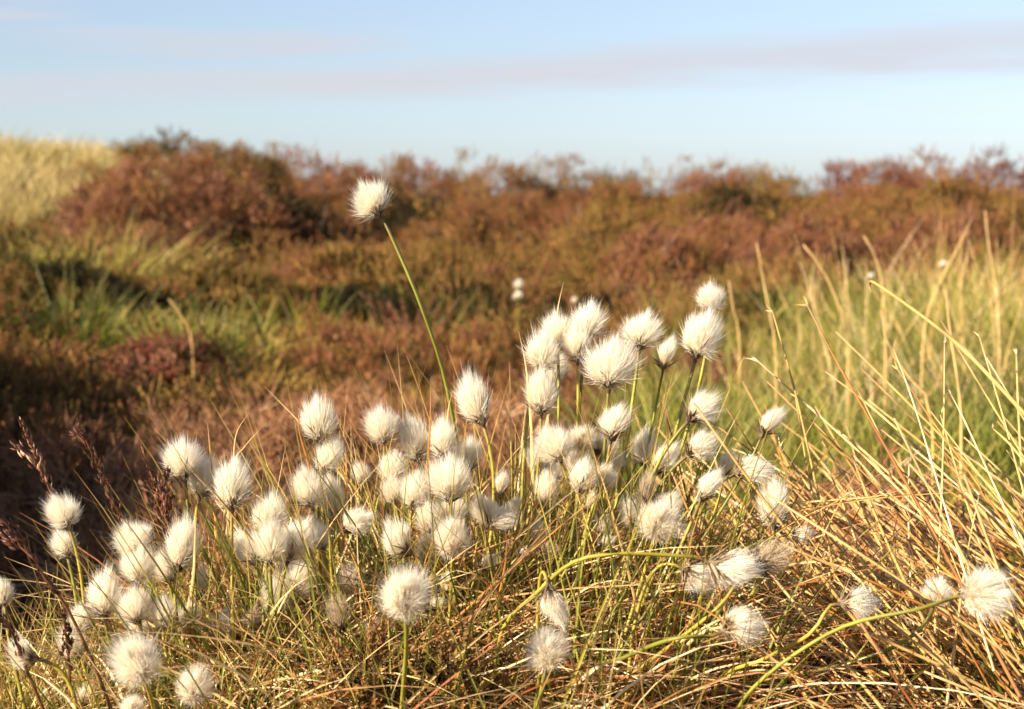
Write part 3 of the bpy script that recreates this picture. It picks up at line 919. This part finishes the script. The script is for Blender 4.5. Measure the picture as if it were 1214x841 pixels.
def build_tussock():
    r = np.random.default_rng(61)
    f = np.array([0, 1.08, float(ground(0, 1.08))])
    root = empty('sedge_tussock', f, 'broad mound of straw and green sedge leaves that the cotton grass grows from', 'tussock')
    # dead leaves: combed mostly from lower left to upper right, arching over
    g = Geo(); n = 9500
    rt = on_mound(n, r, .44, .26); rt = rt[rt[:, 0] < .08 + .05 * r.normal(size=n)]; n = len(rt); rt[:, 2] += r.uniform(0, .05, n)
    lean = r.normal(size=(n, 3)) * np.array([.55, .45, .2]) + np.stack([.75 + rt[:, 0] * 1.0, 0 * rt[:, 1] - .1, .55 + 0 * rt[:, 0]], 1)
    k = r.uniform(size=n) < .22; lean[k, 0] *= -1
    sh = 1 - .5 * smooth(-.12, -.30, rt[:, 0])          # shorter toward the end of the mound
    blades(g, rt - f, lean, sh * r.uniform(.05, .19, n), r.uniform(.0010, .0024, n), np.clip(np.where(r.uniform(size=n) < .6, r.normal(.72, .16, n), r.normal(.15, .12, n)), 0, 1), bend=.55, droop=.55, K=7, r=r, fold=.25)
    n = 350                                             # long loose ones
    rt = on_mound(n, r, .40, .22); rt = rt[(rt[:, 0] < .12) & (rt[:, 0] > -.2)]; n = len(rt); lean = r.normal(size=(n, 3)) * np.array([.7, .4, .25]) + np.array([.25, -.05, .75])
    blades(g, rt - f, lean, r.uniform(.14, .24, n), r.uniform(.0009, .0016, n), np.clip(r.normal(.55, .3, n), 0, 1), bend=.5, droop=.6, K=10, r=r, fold=.25)
    n = 2600                                            # dark old sheaths packed at the foot
    rt = on_mound(n, r, .46, .26)
    blades(g, rt - f, up_dirs(n, .6, r), r.uniform(.02, .07, n), r.uniform(.0015, .004, n), np.clip(r.normal(.05, .08, n), 0, 1), bend=.4, droop=.2, K=4, r=r, fold=.3)
    o = link('dead_leaf', g.mesh('dead leaves', M_thatch), root); o['kind'] = 'stuff'
    g = Geo(); n = 2600
    rt = on_mound(n, r, .46, .22)
    rt = rt[rt[:, 0] < .13]; n = len(rt); lean = up_dirs(n, .30, r, (0, -.03, 0)); lean[:, 0] += rt[:, 0] * .9
    blades(g, rt - f, lean, (1 - .5 * smooth(-.12, -.30, rt[:, 0])) * r.uniform(.10, .235, n), r.uniform(.0014, .0024, n), np.clip(r.normal(.45, .25, n), 0, 1), bend=.22, droop=.15, K=8, r=r, fold=.3)
    n = 650                                             # thick green sward under the left clump
    rt = on_mound(n, r, .13, .12, -.30, 1.03)
    blades(g, rt - f, up_dirs(n, .25, r, (.12, 0, 0)), r.uniform(.06, .16, n), r.uniform(.0012, .0022, n), np.clip(r.normal(.4, .25, n), 0, 1), bend=.25, droop=.15, K=8, r=r, fold=.3)
    o = link('green_leaf', g.mesh('green leaves', M_leaf), root); o['kind'] = 'stuff'
    g = Geo(); n = 260                                   # rust red dying leaves
    rt = on_mound(n, r, .46, .22)
    lean = up_dirs(n, .45, r, (.1, 0, 0))
    blades(g, rt - f, lean, (1 - .5 * smooth(-.12, -.30, rt[:, 0])) * r.uniform(.10, .23, n), r.uniform(.0010, .0018, n), r.uniform(0, .16, n), bend=.35, droop=.3, K=8, r=r, fold=.3)
    o = link('rusty_leaf', g.mesh('rusty leaves', M_straw), root); o['kind'] = 'stuff'


build_tussock()


def build_heather_front():
    root = None
    for (px, py, d, w, lab) in [(540, 836, .98, 110, 'small green brown heather sprig in the straw at the bottom edge'),
                                (430, 845, .97, 90, 'dark heather sprig at the bottom edge below the biggest blurred globe')]:
        r = np.random.default_rng(int(px)); c = at(px, py, d); g = Geo()
        root = empty('heather_sprig', c, lab, 'heather', 'heather sprigs in the tussock')
        n = 130; p, dd = dome_points(n, w * d / F_PX / 2, .03, r, .2)
        for k in range(5):
            m = np.arange(n) % 5 == k
            g.scatter(*SPRIGS[k], p[m], dd[m] * .6 + np.array([0, 0, .6]) + r.normal(size=(m.sum(), 3)) * .3, r.uniform(.012, .03, m.sum()), np.clip(r.normal(.3, .2, m.sum()), 0, 1), 0, r)
        link('foliage', g.mesh('heather sprig', M_heather), root)


build_heather_front()

# single grass blades that stand out
BLADES = [  # pixels tip -> foot, distance, colour, label
    ([(361, 464), (354, 505), (365, 550), (376, 605), (380, 690)], 1.06, .12, 'orange brown curved blade beside the upright egg shaped head'),
    ([(296, 488), (280, 515), (275, 560), (262, 640), (258, 720)], 1.08, .8, 'pale curved blade rising behind the cream egg shaped head, the longer of two'),
    ([(312, 505), (290, 530), (276, 555), (268, 640)], 1.09, .75, 'pale blade leaning right behind the cream egg shaped head, the shorter of two'),
    ([(246, 502), (251, 560), (256, 640), (262, 720)], 1.07, .35, 'thin tan upright blade above the half hidden left head'),
    ([(511, 447), (509, 520), (502, 590), (495, 650), (490, 720)], 1.05, .14, 'orange blade rising between two upright egg shaped heads'),
    ([(668, 335), (660, 375), (652, 460), (640, 600)], 1.12, .9, 'thin pale blade above the bright white head of the top cluster'),
    ([(615, 393), (624, 440), (630, 520), (632, 640)], 1.07, .85, 'straight pale blade left of the cream head at the cluster shoulder'),
    ([(536, 465), (530, 500), (525, 600)], 1.1, .8, 'short pale blade tip crossing the long leaning stem'),
    ([(410, 530), (410, 580), (404, 690)], 1.07, .3, 'tan upright blade between the pair of heads and the clean round head'),
    ([(598, 620), (600, 660), (584, 740), (560, 830)], 1.0, .1, 'red brown blade slanting up behind the silky pair'),
    ([(233, 610), (231, 640), (228, 690), (215, 760)], 1.0, .85, 'white wavy blade in front of the tall cream egg shaped head'),
    ([(1092, 573), (1040, 588), (990, 592), (930, 600), (860, 632), (790, 690)], 1.03, .85, 'long pale blade curving almost level into the straw stalks'),
    ([(1185, 581), (1090, 586), (1010, 594), (930, 610), (850, 650), (780, 710)], 1.05, .4, 'longest tan blade reaching level across the straw stalks to the right'),
    ([(1042, 566), (1000, 590), (930, 625), (860, 680), (800, 760)], 1.02, .6, 'straw blade rising right over the upright oblong head'),
    ([(1026, 836), (1040, 790), (1040, 740), (1022, 690), (985, 668), (940, 668), (880, 690), (800, 760)], .98, .85, 'pale thread like blade looping down at the right of the tussock'),
    ([(1010, 690), (960, 690), (900, 705), (840, 745), (790, 800)], 1.0, .1, 'red brown blade arching right below the blurred brownish head'),
    ([(1125, 600), (1100, 594)], 1.0, .5, ''),
    ([(46, 845), (55, 760), (52, 690), (20, 640), (8, 665)], 0, 0, ''),
]
bh = np.random.default_rng(5)
for pts, d, c, lab in BLADES:
    if not lab: continue
    W = [at(a, b, d + .01 * k) for k, (a, b) in enumerate(pts)][::-1]
    f = W[0]
    g = Geo(); P = spline(W, 26)
    wd = .0021 * np.clip(1.1 - np.linspace(0, 1, 26) ** 2, .12, 1)
    g.ribbons((P - f)[None], wd[None], norm(np.array([[1.0, -.25, .1]])) if abs(W[-1][2] - f[2]) > abs(W[-1][0] - f[0]) else norm(np.array([[.1, -.4, 1.0]])), np.array([c]), fold=.3)
    o = link('dead_sedge', g.mesh('grass blade', M_straw), None); o.location = f
    tag(o, lab, 'grass blade', 'single blades standing out of the tussock', 'thing')

# ------------------------------------------------------------------ straw stalks at the right
STALKS = [  # tip -> foot, distance, radius mm, colour, label
    ([(899, 429), (979, 500), (1060, 575), (1150, 670)], 1.12, 1.1, .75, 'pale straw stalk with the farthest left tip, slanting over the green grass'),
    ([(916, 370), (936, 440), (951, 500), (985, 660), (1010, 800)], 1.14, 1.1, .35, 'orange tan straw stalk with a hooked tip, steep beside the green grass'),
    ([(957, 362), (990, 425), (1031, 497), (1102, 622), (1180, 770)], 1.06, 1.2, .06, 'dark red brown stalk slanting right through the middle of the straw'),
    ([(980, 442), (1015, 468), (1053, 500), (1130, 570), (1214, 660)], 1.25, 1.2, .55, 'tan straw stalk crossing behind the dark red brown stalk'),
    ([(1059, 413), (1075, 455), (1090, 500), (1120, 600), (1150, 700)], 1.07, .8, .95, 'thin whitish stalk with a sharp tip right of the dark red brown stalk'),
    ([(1064, 438), (1106, 500), (1160, 575), (1225, 670)], 1.08, 1.0, .16, 'brown stalk with a rough tip slanting down to the right edge'),
    ([(1120, 407), (1119, 500), (1116, 600), (1110, 720)], 1.13, 1.0, .7, 'upright straw stalk standing almost vertical'),
    ([(1127, 467), (1144, 500), (1190, 600), (1230, 690)], 1.06, .9, .9, 'pale stalk with a frayed white tip'),
    ([(1161, 399), (1191, 500), (1214, 585), (1235, 660)], 1.08, .9, .6, 'straw stalk near the right edge with a needle tip'),
    ([(1031, 338), (1041, 338), (1127, 401), (1189, 463), (1250, 530)], .95, 1.3, .42, 'thick orange stalk with a bent over tip, blurred and highest of the near straw'),
    ([(976, 498), (1030, 540), (1102, 609), (1160, 690)], 1.16, 1.3, .65, 'thick straw stalk slanting below the pale leftmost one'),
    ([(978, 547), (1000, 600), (1021, 662), (1050, 760)], 1.12, 1.1, .75, 'straw stalk with a cut end left of the bare heather'),
    ([(1043, 595), (1070, 622), (1102, 658), (1160, 710), (1225, 770)], 1.04, 1.0, .2, 'brown jointed stalk starting above the bare heather'),
    ([(1098, 670), (1130, 685), (1175, 712), (1230, 750)], 1.02, 1.0, .4, 'short stalk end pointing at the low white head'),
    ([(1177, 508), (1200, 530), (1240, 580)], 1.05, 1.1, .55, 'short tan stalk tip at the right edge, under the needle tipped stalk'),
    ([(1161, 587), (1150, 640), (1142, 690), (1130, 780)], 1.08, 1.0, .8, 'straw stalk leaning left to right, crossing the others'),
    ([(1212, 790), (1160, 755), (1110, 720), (1080, 700)], 1.0, 1.0, .98, 'silvery white stalk lying across the straw under the blurred far right head'),
    ([(925, 530), (960, 580), (1000, 650), (1040, 730), (1090, 841)], 1.13, 1.2, .6, 'long straw stalk at the left edge of the leaning sheaf'),
    ([(943, 470), (958, 560), (975, 640)], 1.18, 1.0, .5, 'tan stalk behind the slim tufted head'),
    ([(1000, 560), (1040, 640), (1090, 730), (1140, 841)], 1.1, 1.3, .5, 'golden straw stalk running down through the centre of the sheaf'),
    ([(870, 520), (905, 560), (960, 612), (1030, 690), (1100, 780)], 1.12, 1.0, .45, 'golden stalk starting beneath the wide head blown to the right'),
    ([(820, 548), (870, 585), (920, 630), (990, 700)], 1.13, 1.1, .55, 'golden stalk coming out beside the cream blown head'),
    ([(1115, 492), (1135, 560), (1160, 640), (1190, 730)], 1.15, 1.0, .6, 'straw stalk behind the frayed white tip'),
    ([(1205, 420), (1208, 500), (1214, 600)], 1.3, 1.2, .65, 'blurred upright stalk at the right edge'),
]
for pts, d, rad, c, lab in STALKS:
    W = [at(a, b, d + .05 - .035 * k) for k, (a, b) in enumerate(pts)]
    e = W[-1] + (W[-1] - W[-2]) * .9; e[2] = max(e[2], float(ground(e[0], e[1])) - .01); W.append(e)
    W = W[::-1]; f = W[0]
    g = Geo(); P = spline(W, 30)
    rr = np.linspace(1.1, .5, 30) * rad * .00092
    for q in (8, 16, 23): rr[q] *= 1.3                       # joints
    g.tubes((P - f)[None], rr[None], np.array([c]), sides=7)
    tip = P[-1] - f                                          # frayed end
    dd = bh.normal(size=(3, 3)) * .5 + norm(P[-1] - P[-3]) * 1.2
    blades(g, np.repeat(tip[None], 3, 0), dd, bh.uniform(.004, .010, 3), np.full(3, .0010), np.full(3, min(1, c + .3)), K=4, r=bh)
    o = link('straw_stalk', g.mesh('straw stalk', M_straw, smooth_sh=True)); o.location = f
    tag(o, lab, 'straw stalk', 'dry straw stalks leaning at the right', 'thing')


def build_sheaf():
    r = np.random.default_rng(71); g = Geo(); n = 1200
    x = r.uniform(.12, .62, n); y = r.uniform(.84, 1.4, n)
    rt = np.stack([x, y, ground(x, y) - .01], 1)
    lean = norm(np.stack([-.62 + r.normal(size=n) * .22, .30 + r.normal(size=n) * .22, .72 + r.normal(size=n) * .12], 1))
    L = r.uniform(.14, .40, n); s = np.linspace(0, 1, 8)[None, :, None]
    hor = r.normal(size=(n, 3)) * .12
    P = rt[:, None] + L[:, None, None] * (lean[:, None] * s + hor[:, None] * s ** 2 - UPV * .05 * s ** 2)
    k = (P[:, -1, 2] < .275 + .14 * r.uniform(size=n) ** 3) & (P[:, -1, 0] > .09); P = P[k]; n = len(P)
    R = r.uniform(.0008, .0015, n)[:, None] * np.linspace(1.15, .5, 8)[None]
    g.tubes(P, R, np.clip(r.normal(.42, .22, n), 0, 1), sides=5)
    n = 200
    x = r.uniform(.14, .6, n); y = r.uniform(.92, 1.5, n)
    rt = np.stack([x, y, ground(x, y)], 1)
    blades(g, rt, np.stack([-.3 + r.normal(size=n) * .6, r.normal(size=n) * .4, .5 + r.uniform(0, .4, n)], 1), r.uniform(.06, .24, n), r.uniform(.0009, .0018, n), np.clip(r.normal(.5, .28, n), 0, 1), bend=.5, droop=.5, K=8, r=r, fold=.25)
    o = link('dry_straw', g.mesh('dry straw', M_straw, smooth_sh=True))
    tag(o, 'leaning sheaf of dry golden straw at the lower right', 'straw', kind='stuff')
    g = Geo(); n = 1100
    x = r.uniform(.14, .8, n); y = r.uniform(.85, 1.7, n)
    blades(g, np.stack([x, y, ground(x, y)], 1), up_dirs(n, .4, r), r.uniform(.05, .14, n), r.uniform(.0015, .003, n), np.clip(r.normal(.4, .25, n), 0, 1), r=r)
    o = link('low_grass', g.mesh('low grass', M_grass))
    tag(o, 'short green grass showing between the straw stalks', 'grass', kind='stuff')


build_sheaf()


def build_litter():
    """fallen stems and twigs on the bare peat between the bushes"""
    r = np.random.default_rng(81); g = Geo(); n = 7000
    y = r.uniform(1.0, 4.0, n); x = r.uniform(-.8, .8, n) * y
    rt = np.stack([x, y, ground(x, y) + .006], 1)
    lean = np.stack([r.normal(size=n), r.normal(size=n), .35 + .3 * np.abs(r.normal(size=n))], 1)
    blades(g, rt, lean, r.uniform(.03, .13, n), r.uniform(.001, .0028, n), np.clip(r.normal(.35, .25, n), 0, 1), bend=.3, droop=.3, K=4, r=r)
    o = link('leaf_litter', g.mesh('leaf litter', M_thatch))
    tag(o, 'brown dead leaves and twigs littering the ground behind the tussock', 'leaf litter', kind='stuff')
    # short dark heather on the floor of the hollow
    g = Geo()
    for _ in range(300):
        y = r.uniform(1.5, 3.9); x = r.uniform(-.45, .36) * y
        if x > .2 and y > 2: continue
        rad = r.uniform(.05, .12)
        fill_cushion(g, x, y, rad, rad * .7, 80, np.clip(r.normal(.5, .27), 0, 1), r, (.03, .06))
    o = link('low_heather', g.mesh('low heather', M_heather))
    tag(o, 'low creeping heather covering the floor of the hollow', 'heather', kind='stuff')


build_litter()

# ------------------------------------------------------------------ dark grass spikes at the left
def spikelet_proto():
    V = []; F = []
    ring = [(.0, 0), (.16, .3), (.17, .55), (.02, 1.0)]
    k = 5
    for rad, z in ring:
        for j in range(k):
            a = j / k * TAU; V.append((rad * math.cos(a), rad * math.sin(a) * .7, z))
    for i in range(len(ring) - 1):
        for j in range(k):
            F.append([i * k + j, i * k + (j + 1) % k, (i + 1) * k + (j + 1) % k, (i + 1) * k + j])
    return np.array(V), [np.array(F)], np.repeat([z for _, z in ring], k)


SPK = spikelet_proto()
SPIKES = [  # culm pixels tip -> foot, fraction of culm carrying spikelets, distance, side branches, colour, label
    ([(26, 500), (42, 540), (64, 592), (88, 645), (128, 735), (160, 830)], .40, 1.03, [((62, 588), (46, 560), (17, 537))], .75, 'forked brown grass spike with pale spikelets above the leftmost raised head'),
    ([(93, 502), (108, 535), (130, 585), (150, 640), (175, 710), (212, 830)], .44, 1.03, [((112, 545), (100, 532), (94, 528))], .45, 'long dark red grass spike leaning over the wide head'),
    ([(168, 530), (182, 570), (192, 610), (205, 660), (215, 760)], .62, 1.14, [((190, 600), (180, 590), (172, 588))], .5, 'blurred brown grass spike left of the spiky flared head'),
    ([(199, 552), (197, 590), (202, 640), (206, 700), (210, 800)], .42, 1.04, [((202, 640), (196, 610), (192, 585)), ((203, 645), (204, 625), (206, 610))], .35, 'dark upright grass spike in front of the tall cream egg shaped head'),
    ([(-8, 606), (25, 640), (50, 680), (80, 722), (112, 790), (135, 850)], .45, .92, [((30, 650), (14, 640), (-10, 632)), ((48, 680), (30, 664), (5, 650))], .2, 'thick blurred dark grass spike drooping in from the left edge'),
    ([(75, 728), (78, 752), (82, 790), (84, 845)], .62, .99, [], .25, 'short dark upright grass spike in front of the pair of low left heads'),
    ([(-6, 728), (12, 745), (30, 790), (55, 850)], .5, .93, [], .2, 'dark grass spike at the left edge behind the blown over head'),
]
for pts, frac, d, br, c, lab in SPIKES:
    W = [at(a, b, d + .012 * k) for k, (a, b) in enumerate(pts)][::-1]
    f = W[0]; P = spline(W, 40)
    root = empty('grass_spike', f, lab, 'grass spike', 'dark grass spikes at the left')
    g = Geo(); g.tubes((P - f)[None], np.linspace(.0012, .0005, 40)[None], np.array([.5]), sides=6)
    runs = [(P, 1 - frac, 1.0)]
    for b in br:
        Q = spline([at(x_, y_, d) for x_, y_ in b], 16); Q = Q + (P[np.argmin(np.linalg.norm(P - Q[0], axis=1))] - Q[0])
        g.tubes((Q - f)[None], np.linspace(.0007, .0004, 16)[None], np.array([.5]), sides=5)
        runs.append((Q, .25, .9))
    link('stem', g.mesh('grass culm', M_spikestem, smooth_sh=True), root)
    g = Geo()
    for (Q, s0, k) in runs:
        ln = np.linalg.norm(Q[-1] - Q[int(s0 * (len(Q) - 1))]); m = max(14, int(ln / .0009))
        u = bh.uniform(s0, 1, m) * (len(Q) - 1); i0 = np.minimum(u.astype(int), len(Q) - 2)
        pos = Q[i0] + (Q[i0 + 1] - Q[i0]) * (u - i0)[:, None]
        tg = norm(Q[i0 + 1] - Q[i0])
        env = np.clip(1.15 - np.abs((u / (len(Q) - 1) - s0) / (1 - s0) - .4) * 1.3, .3, 1)
        direc = tg + bh.normal(size=(m, 3)) * .26
        pos = pos + bh.normal(size=(m, 3)) * .0015 * env[:, None]
        g.scatter(*SPK, pos - f, direc, bh.uniform(.0045, .0075, m) * env ** .5, np.clip(bh.normal(c, .22, m), 0, 1), 0, bh)
    link('spikelets', g.mesh('spikelets', M_spike, smooth_sh=True), root)

# ------------------------------------------------------------------ light
SUN_EL = math.radians(26); SUN_AZ = math.radians(-121)           # clockwise from +Y: behind the camera, to its left
sd = np.array([math.sin(SUN_AZ) * math.cos(SUN_EL), math.cos(SUN_AZ) * math.cos(SUN_EL), math.sin(SUN_EL)])
sun_data = bpy.data.lights.new('sun', 'SUN'); sun_data.energy = 5.0; sun_data.angle = math.radians(.53); sun_data.color = (1, .875, .70)
sun = bpy.data.objects.new('sun', sun_data); COL.objects.link(sun)
sun.rotation_euler = Vector(sd).to_track_quat("Z", "Y").to_euler()

world = bpy.data.worlds.new('World'); scene.world = world; world.use_nodes = True
N = world.node_tree.nodes; L = world.node_tree.links
for n in list(N): N.remove(n)
sky = N.new('ShaderNodeTexSky'); sky.sky_type = 'NISHITA'; sky.sun_disc = False
sky.sun_elevation = SUN_EL; sky.sun_rotation = SUN_AZ; sky.altitude = 300; sky.air_density = 1.0; sky.dust_density = .6; sky.ozone_density = 1.5


def math_node(op, a, b=None):
    n = N.new('ShaderNodeMath'); n.operation = op
    for i, v in enumerate((a, b)):
        if v is None: continue
        if isinstance(v, (int, float)): n.inputs[i].default_value = v
        else: L.new(v, n.inputs[i])
    return n.outputs[0]


tc = N.new('ShaderNodeTexCoord'); sep = N.new('ShaderNodeSeparateXYZ'); L.new(tc.outputs['Generated'], sep.inputs[0])
mp = N.new('ShaderNodeMapping'); mp.inputs['Scale'].default_value = (6, 6, 70); L.new(tc.outputs['Generated'], mp.inputs[0])
nz = N.new('ShaderNodeTexNoise'); nz.inputs['Scale'].default_value = 1.0; nz.inputs['Detail'].default_value = 9; nz.inputs['Roughness'].default_value = .6; L.new(mp.outputs[0], nz.inputs['Vector'])
u, v = sep.outputs[0], sep.outputs[2]
wob = math_node('MULTIPLY', math_node('SUBTRACT', nz.outputs[0], .5), .030)


def band(v0, slope, half, soft, u0=None, uh=None, grow=0):
    c = math_node('ADD', math_node('MULTIPLY', u, slope), v0)
    dist = math_node('ABSOLUTE', math_node('ADD', math_node('SUBTRACT', v, c), wob))
    if grow: dist = math_node('SUBTRACT', dist, math_node('MULTIPLY', u, grow))
    m = N.new('ShaderNodeMapRange'); m.interpolation_type = 'SMOOTHSTEP'
    m.inputs[1].default_value = half + soft; m.inputs[2].default_value = max(half - soft, 0)
    L.new(dist, m.inputs[0]); o = m.outputs[0]
    if u0 is not None:
        k = N.new('ShaderNodeMapRange'); k.interpolation_type = 'SMOOTHSTEP'; k.inputs[1].default_value = uh; k.inputs[2].default_value = uh * .3
        L.new(math_node('ABSOLUTE', math_node('SUBTRACT', u, u0)), k.inputs[0]); o = math_node('MULTIPLY', o, k.outputs[0])
    return o


front = N.new('ShaderNodeMapRange'); L.new(sep.outputs[1], front.inputs[0]); front.inputs[1].default_value = .3; front.inputs[2].default_value = .8
cl = math_node('MAXIMUM', band(.0672, .047, .0095, .0085, grow=.010), math_node('MULTIPLY', band(.0875, .02, .0045, .006, -.17, .14), .8))
cl = math_node('MAXIMUM', cl, math_node('MULTIPLY', band(.099, .0, .002, .006, -.29, .06), .7))
cl = math_node('MULTIPLY', math_node('MULTIPLY', cl, front.outputs[0]), .85)
mod = N.new('ShaderNodeMapRange'); L.new(nz.outputs[0], mod.inputs[0]); mod.inputs[1].default_value = .3; mod.inputs[2].default_value = .6; mod.inputs[3].default_value = .6
cl = math_node('MULTIPLY', cl, mod.outputs[0])
mx = N.new('ShaderNodeMix'); mx.data_type = 'RGBA'
hs = N.new('ShaderNodeHueSaturation'); hs.inputs['Saturation'].default_value = .55; L.new(sky.outputs[0], hs.inputs['Color'])
tint = N.new('ShaderNodeMix'); tint.data_type = 'RGBA'; tint.blend_type = 'MULTIPLY'; tint.inputs[0].default_value = 1
L.new(hs.outputs[0], tint.inputs[6]); tint.inputs[7].default_value = (.90, 1.01, 1.20, 1)
L.new(cl, mx.inputs[0]); L.new(tint.outputs[2], mx.inputs[6]); mx.inputs[7].default_value = (5.25, 5.15, 5.6, 1)
bg = N.new('ShaderNodeBackground'); bg.inputs[1].default_value = .047; L.new(mx.outputs[2], bg.inputs[0])
wo = N.new('ShaderNodeOutputWorld'); L.new(bg.outputs[0], wo.inputs[0])

# ------------------------------------------------------------------ render settings
vs = scene.view_settings
vs.view_transform = 'Standard'; vs.look = 'None'; vs.gamma = 1; vs.use_curve_mapping = False
vs.exposure = 1.52
scene.render.engine = 'CYCLES'
scene.cycles.use_denoising = True
scene.cycles.max_bounces = 10
scene.cycles.diffuse_bounces = 8
scene.cycles.transmission_bounces = 8
scene.cycles.transparent_max_bounces = 8
